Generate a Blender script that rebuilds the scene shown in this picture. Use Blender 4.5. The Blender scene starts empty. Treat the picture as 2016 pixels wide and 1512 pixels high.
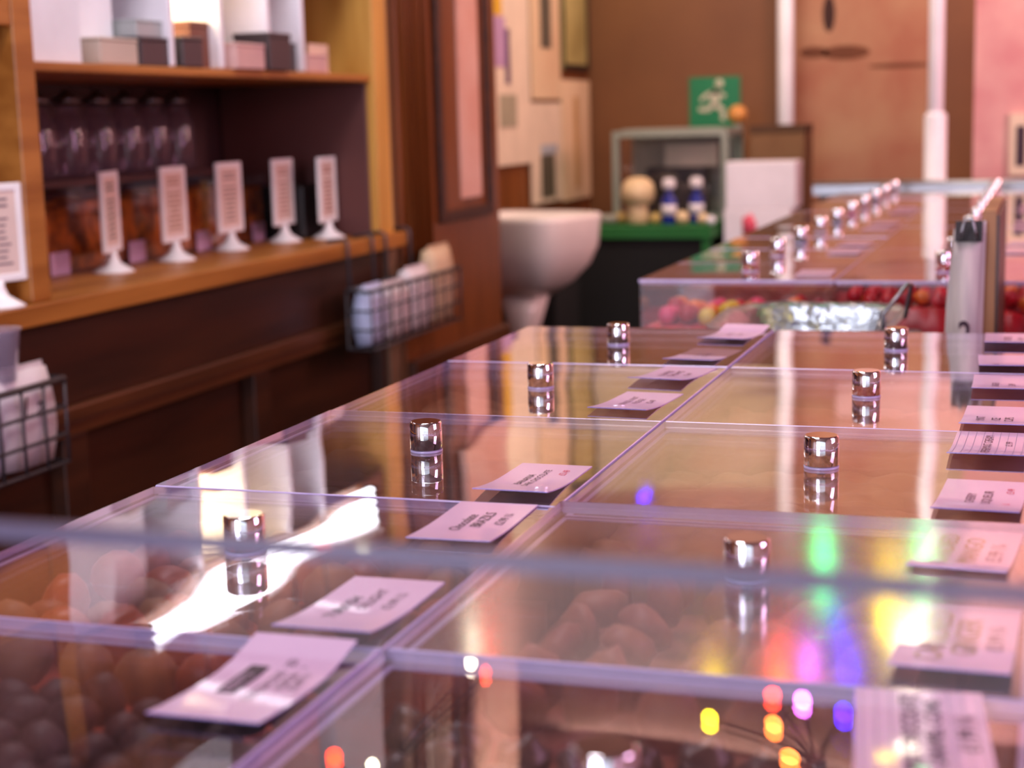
import bpy, bmesh, math, random
from mathutils import Matrix, Vector, noise
random.seed(7)
S = bpy.context.scene
COL = S.collection
LZ = 1.0            # height of the lid tops over the floor; everything below is built relative to it

# ------------------------------------------------------------------ camera, world, large lights, exposure
cam = bpy.data.cameras.new('camera')
camera = bpy.data.objects.new('camera', cam)
COL.objects.link(camera)
cam.sensor_width = 36.0
cam.lens = 3200 / 2016 * 36.0
cam.clip_start = 0.02
def cam_axes(f=3200.0, vp=(2072, 203), roll=0.027):
    d = Vector((vp[0] - 1008, -(vp[1] - 756), -f)).normalized()
    up = Vector((1, roll, 0)).cross(d).normalized()
    if up.y < 0: up = -up
    x = d.cross(up)
    return Matrix((x, d, up))          # rows: world axes in camera coordinates
camera.matrix_world = Matrix.Translation((0, 0, LZ + 0.25)) @ cam_axes().to_4x4()
cam.dof.use_dof = True
cam.dof.focus_distance = 1.24
cam.dof.aperture_fstop = 6.5
S.camera = camera

S.view_settings.view_transform = 'Standard'
S.view_settings.look = 'None'
S.view_settings.gamma = 1.0
S.view_settings.exposure = 0.0
S.view_settings.use_curve_mapping = False
S.cycles.use_denoising = True
S.cycles.max_bounces = 10
S.cycles.transparent_max_bounces = 24
S.cycles.caustics_reflective = False
S.cycles.caustics_refractive = False
S.cycles.sample_clamp_indirect = 6.0

w = bpy.data.worlds.new('world'); S.world = w; w.use_nodes = True
w.node_tree.nodes['Background'].inputs[0].default_value = (0.80, 0.84, 1.0, 1)
w.node_tree.nodes['Background'].inputs[1].default_value = 1.3

def area(name, loc, target, size, size_y, power, color):
    l = bpy.data.lights.new(name, 'AREA'); l.shape = 'RECTANGLE'
    l.size = size; l.size_y = size_y; l.energy = power; l.color = color
    o = bpy.data.objects.new(name, l); COL.objects.link(o)
    o.location = (loc[0], loc[1], loc[2] + LZ)
    d = Vector(target) - Vector(loc)
    o.rotation_euler = d.to_track_quat('-Z', 'Y').to_euler()
    return o
area('shop_window_light', (-1.0, -2.3, 0.6), (-0.5, 3, 0.0), 1.3, 2.0, 78, (0.82, 0.80, 1.0))
area('ceiling_lamp_or_fill_light', (-0.7, 1.2, 1.84), (-0.7, 1.2, 0), 0.5, 1.2, 26, (0.96, 0.88, 0.92))
area('ceiling_lamp_or_fill_light', (-0.9, 5.2, 1.86), (-0.9, 7.0, 0.9), 1.4, 0.5, 62, (1.0, 0.88, 0.76))
area('ceiling_lamp_or_fill_light', (-0.95, 2.5, 1.86), (-1.5, 2.5, 0.9), 0.3, 1.0, 16, (0.94, 0.96, 1.0))  # extra fill added to brighten the white boxes and left wall
area('pink_neon_or_fill_light', (0.5, 6.2, 1.0), (-0.9, 6.97, 0.95), 0.3, 0.8, 14, (1.0, 0.48, 0.52))  # fill added behind the partition to turn the upper back wall pink
area('ceiling_lamp_or_fill_light', (-1.2, 4.2, 1.86), (-1.5, 4.6, 0), 0.6, 0.6, 18, (1.0, 0.80, 0.62))
area('pink_neon_or_fill_light', (1.7, 4.2, 1.2), (0.1, 5.6, 0.4), 0.5, 1.2, 56, (1.0, 0.58, 0.60))
area('pink_neon_or_fill_light', (1.6, 1.2, 0.9), (-0.3, 1.2, 0), 0.8, 1.0, 22, (0.96, 0.52, 0.84))
area('cabinet_lamp_light', (-1.66, 3.0, 0.74), (-1.7, 3.3, 0.4), 0.12, 0.9, 4.2, (1.0, 0.78, 0.42))

# ------------------------------------------------------------------ helpers
def hexc(h):
    h = h.lstrip('#'); o = []
    for i in (0, 2, 4):
        c = int(h[i:i+2], 16) / 255
        o.append(c / 12.92 if c <= 0.04045 else ((c + 0.055) / 1.055) ** 2.4)
    return (*o, 1)
MATS = {}
def mat(name, col, rough=0.5, metal=0.0, spec=0.5, coat=0.0, emit=None, estr=0, col2=None, scale=8, stretch=(1, 1, 1), bump=0.0, detail=4, trans=0, contrast=(0.35, 0.65)):
    m = bpy.data.materials.new(name); m.use_nodes = True
    nt = m.node_tree; p = nt.nodes['Principled BSDF']
    c = hexc(col) if isinstance(col, str) else (*col, 1)
    p.inputs['Base Color'].default_value = c
    p.inputs['Roughness'].default_value = rough
    p.inputs['Metallic'].default_value = metal
    p.inputs['Specular IOR Level'].default_value = spec
    p.inputs['Coat Weight'].default_value = coat
    p.inputs['Coat Roughness'].default_value = 0.06
    p.inputs['Transmission Weight'].default_value = trans
    if emit:
        p.inputs['Emission Color'].default_value = hexc(emit); p.inputs['Emission Strength'].default_value = estr
    tc = nt.nodes.new('ShaderNodeTexCoord'); mp = nt.nodes.new('ShaderNodeMapping')
    mp.inputs['Scale'].default_value = stretch
    nt.links.new(tc.outputs['Object'], mp.inputs['Vector'])
    nz = nt.nodes.new('ShaderNodeTexNoise'); nz.inputs['Scale'].default_value = scale; nz.inputs['Detail'].default_value = detail
    nt.links.new(mp.outputs[0], nz.inputs['Vector'])
    rp = nt.nodes.new('ShaderNodeValToRGB')
    rp.color_ramp.elements[0].position = contrast[0]; rp.color_ramp.elements[1].position = contrast[1]
    c2 = hexc(col2) if col2 else tuple(x * 0.9 for x in c[:3]) + (1,)
    rp.color_ramp.elements[0].color = c; rp.color_ramp.elements[1].color = c2
    nt.links.new(nz.outputs['Fac'], rp.inputs[0]); nt.links.new(rp.outputs[0], p.inputs['Base Color'])
    if bump:
        b = nt.nodes.new('ShaderNodeBump'); b.inputs['Strength'].default_value = bump; b.inputs['Distance'].default_value = 0.01
        nt.links.new(nz.outputs['Fac'], b.inputs['Height']); nt.links.new(b.outputs[0], p.inputs['Normal'])
    MATS[name] = m
    return m

def clear(name, rough=0.015, tint=(0.985, 0.975, 0.99), f0=0.042, warp=0.0, wscale=3.0, dust=0.0, dustcol='#d8c8d8', seed=0.0, gain=1.0):
    """thin clear acrylic: what lies behind shows through, Schlick reflection on top, a little dust"""
    m = bpy.data.materials.new(name); m.use_nodes = True
    nt = m.node_tree; N = nt.nodes; L = nt.links
    for n in list(N):
        if n.type == 'BSDF_PRINCIPLED': N.remove(n)
    out = [n for n in N if n.type == 'OUTPUT_MATERIAL'][0]
    tr = N.new('ShaderNodeBsdfTransparent'); tr.inputs[0].default_value = (*tint, 1)
    gl = N.new('ShaderNodeBsdfGlossy'); gl.inputs['Roughness'].default_value = rough; gl.inputs[0].default_value = (1, 1, 1, 1)
    geo = N.new('ShaderNodeNewGeometry')
    dot = N.new('ShaderNodeVectorMath'); dot.operation = 'DOT_PRODUCT'
    L.new(geo.outputs['Incoming'], dot.inputs[0]); L.new(geo.outputs['Normal'], dot.inputs[1])
    ab = N.new('ShaderNodeMath'); ab.operation = 'ABSOLUTE'; L.new(dot.outputs['Value'], ab.inputs[0])
    om = N.new('ShaderNodeMath'); om.operation = 'SUBTRACT'; om.inputs[0].default_value = 1; L.new(ab.outputs[0], om.inputs[1])
    pw = N.new('ShaderNodeMath'); pw.operation = 'POWER'; L.new(om.outputs[0], pw.inputs[0]); pw.inputs[1].default_value = 5
    ma = N.new('ShaderNodeMath'); ma.operation = 'MULTIPLY_ADD'; L.new(pw.outputs[0], ma.inputs[0])
    ma.inputs[1].default_value = (1 - f0) * gain; ma.inputs[2].default_value = f0; ma.use_clamp = True
    mx = N.new('ShaderNodeMixShader'); L.new(ma.outputs[0], mx.inputs[0]); L.new(tr.outputs[0], mx.inputs[1]); L.new(gl.outputs[0], mx.inputs[2])
    tc = N.new('ShaderNodeTexCoord')
    if warp:
        nz = N.new('ShaderNodeTexNoise'); nz.inputs['Scale'].default_value = wscale; nz.inputs['Detail'].default_value = 1.0
        mp = N.new('ShaderNodeMapping'); mp.inputs['Location'].default_value = (seed, seed * 2, 0)
        L.new(tc.outputs['Object'], mp.inputs[0]); L.new(mp.outputs[0], nz.inputs['Vector'])
        b = N.new('ShaderNodeBump'); b.inputs['Strength'].default_value = 1.0; b.inputs['Distance'].default_value = warp
        L.new(nz.outputs['Fac'], b.inputs['Height']); L.new(b.outputs[0], gl.inputs['Normal'])
    last = mx
    if dust:
        df = N.new('ShaderNodeBsdfDiffuse'); df.inputs[0].default_value = hexc(dustcol)
        nd = N.new('ShaderNodeTexNoise'); nd.inputs['Scale'].default_value = 5; nd.inputs['Detail'].default_value = 6
        L.new(tc.outputs['Object'], nd.inputs['Vector'])
        mr = N.new('ShaderNodeMapRange'); mr.inputs[1].default_value = 0.3; mr.inputs[2].default_value = 0.8
        mr.inputs[3].default_value = dust * 0.4; mr.inputs[4].default_value = dust * 1.6
        L.new(nd.outputs['Fac'], mr.inputs[0])
        m2 = N.new('ShaderNodeMixShader'); L.new(mr.outputs[0], m2.inputs[0]); L.new(mx.outputs[0], m2.inputs[1]); L.new(df.outputs[0], m2.inputs[2])
        last = m2
    L.new(last.outputs[0], out.inputs['Surface'])
    return m

class MB:
    """collects shapes, builds one mesh object"""
    def __init__(s): s.v = []; s.f = []; s.mi = []; s.cur = 0; s.sm = []
    def add(s, vs, fs, smooth=False):
        o = len(s.v); s.v += [tuple(v) for v in vs]
        for f in fs: s.f.append([o + i for i in f]); s.mi.append(s.cur); s.sm.append(smooth)
        return s
    def box(s, x0, x1, y0, y1, z0, z1, M=None):
        vs = [Vector((x, y, z)) for z in (z0, z1) for y in (y0, y1) for x in (x0, x1)]
        if M: vs = [M @ v for v in vs]
        return s.add(vs, [(0, 2, 3, 1), (4, 5, 7, 6), (0, 1, 5, 4), (2, 6, 7, 3), (0, 4, 6, 2), (1, 3, 7, 5)])
    def lathe(s, prof, n=24, c=(0, 0, 0), M=None, smooth=True):
        vs = []
        for r, z in prof:
            for i in range(n):
                a = 2 * math.pi * i / n
                v = Vector((c[0] + r * math.cos(a), c[1] + r * math.sin(a), c[2] + z))
                vs.append(M @ v if M else v)
        fs = []
        for k in range(len(prof) - 1):
            for i in range(n):
                j = (i + 1) % n
                fs.append((k*n+i, k*n+j, (k+1)*n+j, (k+1)*n+i))
        s.add(vs, fs, smooth)
        o = len(s.v) - len(vs)
        if prof[0][0] > 1e-6: s.f.append([o + i for i in range(n)][::-1]); s.mi.append(s.cur); s.sm.append(False)
        if prof[-1][0] > 1e-6: s.f.append([o + (len(prof)-1)*n + i for i in range(n)]); s.mi.append(s.cur); s.sm.append(False)
        return s
    def tube(s, pts, r, n=8):
        pts = [Vector(p) for p in pts]; rings = []
        for i, p in enumerate(pts):
            d = (pts[min(i+1, len(pts)-1)] - pts[max(i-1, 0)]).normalized()
            a = d.orthogonal().normalized() if i == 0 else (prev - d * prev.dot(d)).normalized()
            prev = a; b = d.cross(a)
            rr = r[i] if isinstance(r, (list, tuple)) else r
            rings.append([p + (a * math.cos(2*math.pi*k/n) + b * math.sin(2*math.pi*k/n)) * rr for k in range(n)])
        vs = [v for ring in rings for v in ring]; fs = []
        for i in range(len(pts)-1):
            for k in range(n):
                j = (k+1) % n; fs.append((i*n+k, i*n+j, (i+1)*n+j, (i+1)*n+k))
        fs.append(tuple(range(n))[::-1]); fs.append(tuple(range((len(pts)-1)*n, len(pts)*n)))
        return s.add(vs, fs, True)
    def loft(s, secs, cap0=True, cap1=True, smooth=True):
        n = len(secs[0]); vs = [v for q in secs for v in q]; fs = []
        for k in range(len(secs)-1):
            for i in range(n):
                j = (i+1) % n; fs.append((k*n+i, k*n+j, (k+1)*n+j, (k+1)*n+i))
        if cap0: fs.append(tuple(range(n))[::-1])
        if cap1: fs.append(tuple(range((len(secs)-1)*n, len(secs)*n)))
        return s.add(vs, fs, smooth)
    def build(s, name, mats, parent=None, loc=(0, 0, 0), rot=(0, 0, 0), bevel=0):
        me = bpy.data.meshes.new(name); me.from_pydata(s.v, [], s.f)
        for m in (mats if isinstance(mats, (list, tuple)) else [mats]): me.materials.append(m)
        me.polygons.foreach_set('material_index', s.mi); me.polygons.foreach_set('use_smooth', s.sm)
        bm = bmesh.new(); bm.from_mesh(me); bmesh.ops.recalc_face_normals(bm, faces=bm.faces); bm.to_mesh(me); bm.free()
        o = bpy.data.objects.new(name, me); COL.objects.link(o)
        place(o, parent, loc, rot)
        if bevel:
            b = o.modifiers.new('bevel', 'BEVEL'); b.width = bevel; b.segments = 2; b.limit_method = 'ANGLE'
        return o
def place(o, parent, loc, rot):
    if parent: o.parent = parent; o.location = loc
    else: o.location = (loc[0], loc[1], loc[2] + LZ)
    o.rotation_euler = rot
def thing(name, label, cat, loc=(0, 0, 0), rot=(0, 0, 0), group=None):
    o = bpy.data.objects.new(name, None); o.empty_display_size = 0.05; COL.objects.link(o)
    place(o, None, loc, rot); return tag(o, label, cat, group)
def tag(o, label=None, cat=None, group=None, kind=None):
    if label: o['label'] = label
    if cat: o['category'] = cat
    if group: o['group'] = group
    if kind: o['kind'] = kind
    return o
def children(o): return [c for c in ALLCH.get(o.name, [])]
ALLCH = {}
def copy_tree(o, parent=None):
    c = o.copy(); COL.objects.link(c)
    if parent: c.parent = parent
    for ch in list(o.children): copy_tree(ch, c)
    return c
def dup(o, loc, rot=None, label=None, group=None):
    c = copy_tree(o); c.location = (loc[0], loc[1], loc[2] + LZ)
    if rot is not None: c.rotation_euler = rot
    if label: c['label'] = label
    if group: c['group'] = group
    return c
def text(name, body, size, m, parent, loc, rot, shear=0.0, xs=1.0, off=0.0, align='CENTER'):
    cu = bpy.data.curves.new(name, 'FONT'); cu.body = body; cu.size = size
    cu.align_x = align; cu.align_y = 'CENTER'; cu.shear = shear; cu.offset = off; cu.resolution_u = 3
    t = bpy.data.objects.new(name, cu); COL.objects.link(t)
    bpy.context.view_layer.update()
    me = bpy.data.meshes.new_from_object(t.evaluated_get(bpy.context.evaluated_depsgraph_get()))
    bpy.data.objects.remove(t)
    me.materials.clear(); me.materials.append(m)
    o = bpy.data.objects.new(name, me); COL.objects.link(o)
    o.parent = parent; o.location = loc; o.rotation_euler = rot; o.scale = (xs, 1, 1)
    return o
R = math.radians

# ------------------------------------------------------------------ materials
wood_dark = mat('dark_brown_wood', '#4a2410', 0.42, col2='#2f1408', scale=3, stretch=(6, 0.8, 9), contrast=(0.3, 0.75))
wood_red = mat('red_brown_wood', '#884c22', 0.35, col2='#643414', scale=3, stretch=(8, 8, 0.7), contrast=(0.3, 0.75))
wood_red2 = mat('moulding_wood', '#5e3216', 0.4, col2='#48240e', scale=3, stretch=(6, 0.8, 8))
wood_gold = mat('golden_oak', '#e4b056', 0.4, col2='#cc9440', scale=3, stretch=(8, 8, 0.8))
wood_mid = mat('orange_brown_wood', '#b47430', 0.4, col2='#94581c', scale=3, stretch=(6, 0.8, 8))
wood_shaded = mat('shaded_side_panel', '#6a3e34', 0.45, col2='#5a3230', scale=2)  # dark tone painting the shade on the end upright
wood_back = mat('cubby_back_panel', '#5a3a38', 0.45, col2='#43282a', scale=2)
wall_brown = mat('brown_wall_panel', '#7c4c24', 0.6, col2='#6a3c1a', scale=1.5)
cream = mat('cream_paint', '#c8b494', 0.6, col2='#bca280', scale=1.2)
pinkwall = mat('pink_wall_paper', '#e0a8a0', 0.6, col2='#d08888', scale=5, contrast=(0.4, 0.7))
ceil_m = mat('ceiling_paint', '#8c6860', 0.7)
floor_m = mat('floor_boards', '#3a2418', 0.5, col2='#2a1810', scale=2)
white = mat('white_plastic', '#efeaf0', 0.35)
whitecard = mat('white_card', '#e8dfe6', 0.6)
paper = mat('card_paper', '#dcb8d6', 0.35, coat=0.5, col2='#d4aed0', scale=20)
lamedge = mat('laminate_edge', '#a898e8', 0.25, coat=0.6)
ink = mat('black_ink', '#3a2030', 0.6)
inkp = mat('purple_ink', '#6a3a50', 0.6)
gold = mat('gold_ink', '#b08a50', 0.5)
redink = mat('red_ink', '#d84a62', 0.6)
rule = mat('ruled_line_ink', '#a08aa8', 0.6)
chrome = mat('polished_chrome', (0.93, 0.93, 0.95), 0.04, metal=1.0)
chrome.node_tree.nodes['Color Ramp'].color_ramp.elements[1].color = (0.9, 0.9, 0.92, 1)
steel = mat('brushed_steel', '#9a9a9c', 0.3, metal=0.9)
black = mat('black_plastic', '#151214', 0.4)
blackcloth = mat('black_cloth', '#0c0a0a', 0.9)
green = mat('green_cloth', '#1f6a2c', 0.8)
ceramic = mat('white_ceramic', '#f0e4dc', 0.15)
kraft = mat('brown_cardboard', '#7a5636', 0.8, col2='#6a4628')
acr_edge = mat('acrylic_edge', '#e0d2f6', 0.3, coat=0.4, trans=0.1, col2='#cfc0ee', scale=30)
acr_edge.node_tree.nodes['Principled BSDF'].inputs['Roughness'].default_value = 0.3
clear_bin = clear('clear_bin_acrylic', 0.03, (0.97, 0.96, 0.975), dust=0.006)
lid_mats = [clear('clear_lid_acrylic_%d' % i, r, (0.97, 0.955, 0.975), warp=wp, wscale=4, dust=0.012, dustcol='#d0a8b0', f0=0.055, seed=i * 3.1, gain=gn)
            for i, (r, wp, gn) in enumerate([(0.012, 0.0016, 0.95), (0.014, 0.0022, 1.55), (0.075, 0.0015, 1.5), (0.13, 0.0016, 1.4), (0.05, 0.002, 1.5), (0.010, 0.0018, 1.55)])]

# ------------------------------------------------------------------ room
XL, YB, ZC, ZF = -1.94, 7.0, 1.9, -1.0
def struct(name, mb, m, **k): return tag(mb.build(name, m, **k), kind='structure')
struct('floor', MB().box(-2.1, 2.4, -2.6, 7.1, ZF - 0.05, ZF), floor_m)
struct('ceiling', MB().box(-2.1, 2.4, -2.6, 7.1, ZC, ZC + 0.05), ceil_m)
struct('wall_left', MB().box(XL - 0.1, XL, -2.6, 7.1, ZF, ZC), wood_red)
struct('wall_right', MB().box(2.3, 2.4, -2.6, 7.1, ZF, ZC), pinkwall)
struct('wall_back', MB().box(XL, 2.3, YB, YB + 0.1, ZF, ZC), wall_brown)
struct('trim_1', MB().box(-1.94, 0.0, YB - 0.025, YB, 0.87, 1.42), cream)
struct('trim_2', MB().box(-1.94, 2.3, YB - 0.022, YB, 1.421, ZC), mat('rosy_brown_paint', '#a87868', 0.6, col2='#986858', scale=2))
struct('trim_3', MB().box(-0.85, 0.0, YB - 0.035, YB - 0.026, 0.88, 1.12), mat('pink_lit_paint', '#dcaca4', 0.6))  # unseen header band, pink light put into its colour
p = MB().box(-0.245, 2.3, 5.62, 5.72, ZF, ZC)
struct('wall_partition', p, pinkwall)

# ------------------------------------------------------------------ lids, bins and cards of the near counter
ROWS = [0.395, 0.690, 0.985, 1.285, 1.578, 1.865]
COLS = [(-0.5965, -0.2990), (-0.2965, -0.0010), (0.0015, 0.297)]
NUMW = ['nearest', 'second', 'third', 'fourth', 'fifth']
def make_lid_mesh(wx, wy, t=0.0048):
    mb = MB(); n = 1
    x0, x1, y0, y1 = 0.0005, wx - 0.0005, 0.0015, wy - 0.0015
    mb.cur = 0
    mb.add([(x0, y0, 0), (x1, y0, 0), (x1, y1, 0), (x0, y1, 0)], [(0, 1, 2, 3)])
    mb.add([(x0, y0, -t), (x1, y0, -t), (x1, y1, -t), (x0, y1, -t)], [(3, 2, 1, 0)])
    e = MB(); c = 0.0007
    ring = [[(x0+a, y0+a, z), (x1-a, y0+a, z), (x1-a, y1-a, z), (x0+a, y1-a, z)] for a, z in ((c, 0.0), (0, -c), (0, -t + c), (c, -t))]
    e.loft(ring, False, False, False)
    return mb, e
def make_knob(parent, loc, r=0.0123, h=0.0235):
    k = MB().lathe([(r*0.93, 0.0018), (r, 0.0024), (r, h - 0.0012), (r - 0.0012, h)], 40)
    o = k.build('knob', chrome, parent, loc)
    g = MB().lathe([(r, 0.0), (r*1.01, 0.0003), (r*1.01, 0.0015), (r, 0.0018)], 40)
    g.build('washer', acr_edge, o)
    MB().lathe([(0.0035, 0), (0.003, 0.006)], 12).build('screw', steel, o, (0, 0, -0.0105))
    return o
colname = ['left', 'middle', 'right']
lid_rough = {(0, 0): 0, (0, 1): 1, (0, 2): 5, (0, 3): 5, (0, 4): 5, (1, 0): 0, (1, 1): 3, (1, 2): 4, (1, 3): 4, (1, 4): 5}
knob_note = {(0, 0): 'at the lower left corner of the photo', (0, 1): 'mirroring the white tube light', (0, 2): 'mirroring white cartons and wood',
             (0, 3): 'mirroring a pink upright band', (0, 4): 'mirroring cream posters', (1, 0): 'over dark cones, mirroring coloured bulbs', (1, 1): 'scuffed, smearing coloured bulbs into streaks',
             (1, 2): 'plain beige reflection beside the mango card', (1, 3): 'pinkest reflection of all', (1, 4): 'dark reflection before the paper bags'}
LIDS = {}
for ci, (x0, x1) in enumerate(COLS):
    for ri in range(5):
        y0, y1 = ROWS[ri], ROWS[ri+1]
        lab = 'clear acrylic lid with chrome knob, %s from camera in the %s column' % (NUMW[ri], colname[ci])
        if (ci, ri) in knob_note: lab = 'clear lid, %s in %s column, %s' % (NUMW[ri], colname[ci], knob_note[(ci, ri)])
        rr = random.Random(ci * 10 + ri)
        tilt = (R(rr.uniform(-0.12, 0.12)), R(rr.uniform(-0.12, 0.12)), 0)
        if (ci, ri) == (1, 1): tilt = (R(0.8), 0, 0)
        t = thing('bin_lid', lab, 'lid', (x0, y0, 0.0004), tilt, 'lids of the near counter')
        panel, edge = make_lid_mesh(x1 - x0, y1 - y0)
        pp = panel.build('lid_panel', lid_mats[lid_rough.get((ci, ri), 4)], t)
        ee = edge.build('polished_edge', acr_edge, t)
        make_knob(t, ((x1 - x0) / 2, (y1 - y0) / 2, 0))
        LIDS[ci, ri] = t
# bin bodies
def make_bin(name, x0, x1, y0, y1, zt, zb, label, group, div=True):
    t = thing(name, label, 'bin', (x0, y0, zb), group=group)
    W, D, H, k = x1 - x0, y1 - y0, zt - zb, 0.0035
    b = MB()
    g = 0.002
    b.box(g, W-g, g, g+k, 0, H).box(g, W-g, D-g-k, D-g, 0, H).box(g, g+k, g+k, D-g-k, 0, H).box(W-g-k, W-g, g+k, D-g-k, 0, H)
    b.box(g+k, W-g-k, g+k, D-g-k, 0, k)
    b.build('bin_body', clear_bin, t)
    r = MB()
    r.box(g, W-g, g, g+k, H, H+0.0008).box(g, W-g, D-g-k, D-g, H, H+0.0008).box(g, g+k, g+k, D-g-k, H, H+0.0008).box(W-g-k, W-g, g+k, D-g-k, H, H+0.0008)
    r.build('bin_rim', acr_edge, t)
    if div: MB().box(g+k, W-g-k, D/2 - 0.0015, D/2 + 0.0015, k, H - 0.02).build('divider', clear_bin, t)
    return t
for ci, (x0, x1) in enumerate(COLS):
    for ri in range(5):
        make_bin('candy_bin', x0, x1, ROWS[ri], ROWS[ri+1], -0.0072, -0.151, 'clear acrylic sweet bin under the %s lid of the %s column' % (NUMW[ri], colname[ci]), 'bins of the near counter')
counter = thing('sweet_counter', 'long dark wooden counter carrying the near lidded sweet bins', 'counter', (0, 0, -1.0))
MB().box(-0.60, 0.61, 0.39, 2.39, 0.80, 0.85).build('counter_top', wood_dark, counter)
MB().box(-0.57, 0.58, 0.43, 2.36, 0.0, 0.80).build('counter_body', wood_dark, counter)

# price cards -------------------------------------------------------
def make_card(x, y, ang, lines, label, ruled=False, lift=0.003, w_=0.053, h_=0.105, z=0.0, curl=0.0):
    """lines: (text, size, x offset across the card, material, shear)"""
    t = thing('price_card', label, 'price card', (x, y, z), (0, 0, R(ang)), 'price cards on the lids')
    nx, ny = 2, 8
    mb = MB(); vs = []
    def zz(v): return 0.0006 + lift * (max(0, 0.6 - v) / 0.6) ** 2 + curl * max(0, v - 0.7)
    for j in range(ny + 1):
        v = j / ny
        for i in range(nx + 1): vs.append(((i / nx - 0.5) * w_, (v - 0.5) * h_, zz(v)))
    top = len(vs)
    vs2 = vs + [(a, b, c - 0.0007) for a, b, c in vs]
    fs = []; q = nx + 1
    for j in range(ny):
        for i in range(nx):
            a = j*q + i; fs.append((a, a+1, a+q+1, a+q)); fs.append((top+a, top+a+q, top+a+q+1, top+a+1))
    mb.add(vs2, fs, True)
    mb.cur = 1
    rim = [j for j in range(q)] + [j*q + nx for j in range(1, ny+1)] + [ny*q + i for i in range(nx-1, -1, -1)] + [j*q for j in range(ny-1, 0, -1)]
    mb.add([vs2[i] for i in rim] + [vs2[top+i] for i in rim], [(i, (i+1) % len(rim), len(rim) + (i+1) % len(rim), len(rim)+i) for i in range(len(rim))])
    mb.build('card_sheet', [paper, lamedge], t)
    # writing runs along +y, lines advance towards +x; each line follows the sheet a hair above it
    zt = 0.0006 + lift * 0.03 + 0.0006
    if ruled:
        r = MB()
        for i in range(9):
            xx = (i / 8 - 0.5) * w_ * 0.9
            for k in range(ny):
                a, b = k / ny, (k+1) / ny
                r.add([(xx, (a-.5)*h_, zz(a)+.0002), (xx+.0004, (a-.5)*h_, zz(a)+.0002), (xx+.0004, (b-.5)*h_, zz(b)+.0002), (xx, (b-.5)*h_, zz(b)+.0002)], [(0, 1, 2, 3)])
        r.build('ruled_lines', rule, t)
    for ln in lines:
        body, size, xo, m, sh = ln[:5]; yo = ln[5] if len(ln) > 5 else 0.004; xs = ln[6] if len(ln) > 6 else 1.0
        o = text('lettering', body, size, m, t, (0, 0, 0), (0, 0, 0), sh, 1.0, off=0.0)
        for vtx in o.data.vertices:      # turn the line along the card and lay it on the curled sheet
            a, b = vtx.co.x * xs, vtx.co.y
            ny_, nx_ = a + yo, xo - b
            v = min(1, max(0, ny_ / h_ + 0.5))
            vtx.co = (nx_, ny_, zz(v) + 0.00035)
    return t
QB = '/\u00bc'
c = make_card(-0.334, 0.6295, 0.5, [("COCOA DUSTED", 0.0068, 0.0045, ink, 0), ("ALMONDS", 0.0062, 0.0115, ink, 0, 0.010), ("\u00a32.49 " + QB, 0.0066, 0.0175, ink, 0, 0.008)],
              'price card with a black title bar, nearest card of the left column', lift=0.004, curl=0.02)
b = MB().box(-0.014, -0.0045, -0.026, 0.024, 0.0009, 0.0013).build('title_bar', ink, c)
tt = text('title', "KENT'S", 0.0075, paper, b, (-0.0093, -0.001, 0.0015), (0, 0, R(90)))
make_card(-0.335, 0.7505, 0.5, [("TURKISH", 0.0105, -0.008, ink, 0.2, -0.006), ("DELIGHT", 0.009, 0.001, inkp, 0.2, 0.012), ("\u00a32.99 " + QB, 0.0085, 0.0135, inkp, 0.1, 0.012)],
          'lilac price card reading TURKISH DELIGHT beside the left middle divider', lift=0.005)
make_card(-0.337, 0.932, 1.5, [("Chocolate", 0.0105, -0.006, ink, 0.2, -0.004), ("BRAZILS", 0.0105, 0.004, ink, 0.1, 0.006), ("\u00a32.99 " + QB, 0.0085, 0.0165, ink, 0.1, 0.010)],
          'handwritten price card reading Chocolate BRAZILS, third up the left column')
make_card(-0.336, 1.054, -1, [("BANANA", 0.0075, -0.006, ink, 0, -0.002, 1.2), ("DARK CHOCOLATE", 0.0065, 0.001, ink, 0, 0.003), ("\u00a33.49", 0.0075, 0.014, redink, 0, 0.026)],
          'printed price card with bold title and red price, fourth up the left column', lift=0.005)
make_card(-0.340, 1.3675, -5, [("BRAZIL NUT", 0.008, -0.008, inkp, 0), ("FUDGE", 0.008, 0.001, inkp, 0), ("\u00a32.49", 0.008, 0.012, inkp, 0)],
          'small-print price card lying askew, fifth up the left column', lift=0.004)
make_card(-0.341, 1.521, -8, [("COFFEE", 0.010, -0.009, inkp, 0.2), ("CREAMS", 0.010, 0.001, inkp, 0.2), ("\u00a32.49", 0.008, 0.013, inkp, 0.1)],
          'tilted price card of two loose lines, sixth up the left column', lift=0.005)
make_card(-0.338, 1.650, -6.5, [("ROSE", 0.008, -0.006, inkp, 0), ("CREAMS", 0.008, 0.003, inkp, 0)],
          'price card second from the far end of the left column', lift=0.004)
make_card(-0.335, 1.808, -7, [("MINTS", 0.008, -0.006, inkp, 0), ("\u00a31.99", 0.008, 0.006, inkp, 0)],
          'arched price card at the far end of the left column', lift=0.004, curl=0.02)
make_card(-0.043, 0.6355, 6, [("MILK CHOCOLATE", 0.0105, -0.004, ink, 0, 0.006, 0.98), ("CARAMEL CONE", 0.0105, 0.0055, ink, 0, 0.006, 0.98), ("\u00a31.99 " + QB, 0.0115, 0.0185, ink, 0, 0.008)],
          'ruled price card reading MILK CHOCOLATE CARAMEL CONE at the lower right', ruled=True, z=0.0004, h_=0.112)
make_card(-0.036, 0.7655, -1.5, [("CANDIED", 0.0175, -0.010, gold, 0, 0.002, 1.1), ("GINGER", 0.0165, 0.0045, gold, 0, 0.004, 1.0), ("\u00a35.99 " + QB, 0.011, 0.0175, inkp, 0, 0.006)],
          'price card with gold lettering reading CANDIED GINGER', lift=0.005, h_=0.112)
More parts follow.
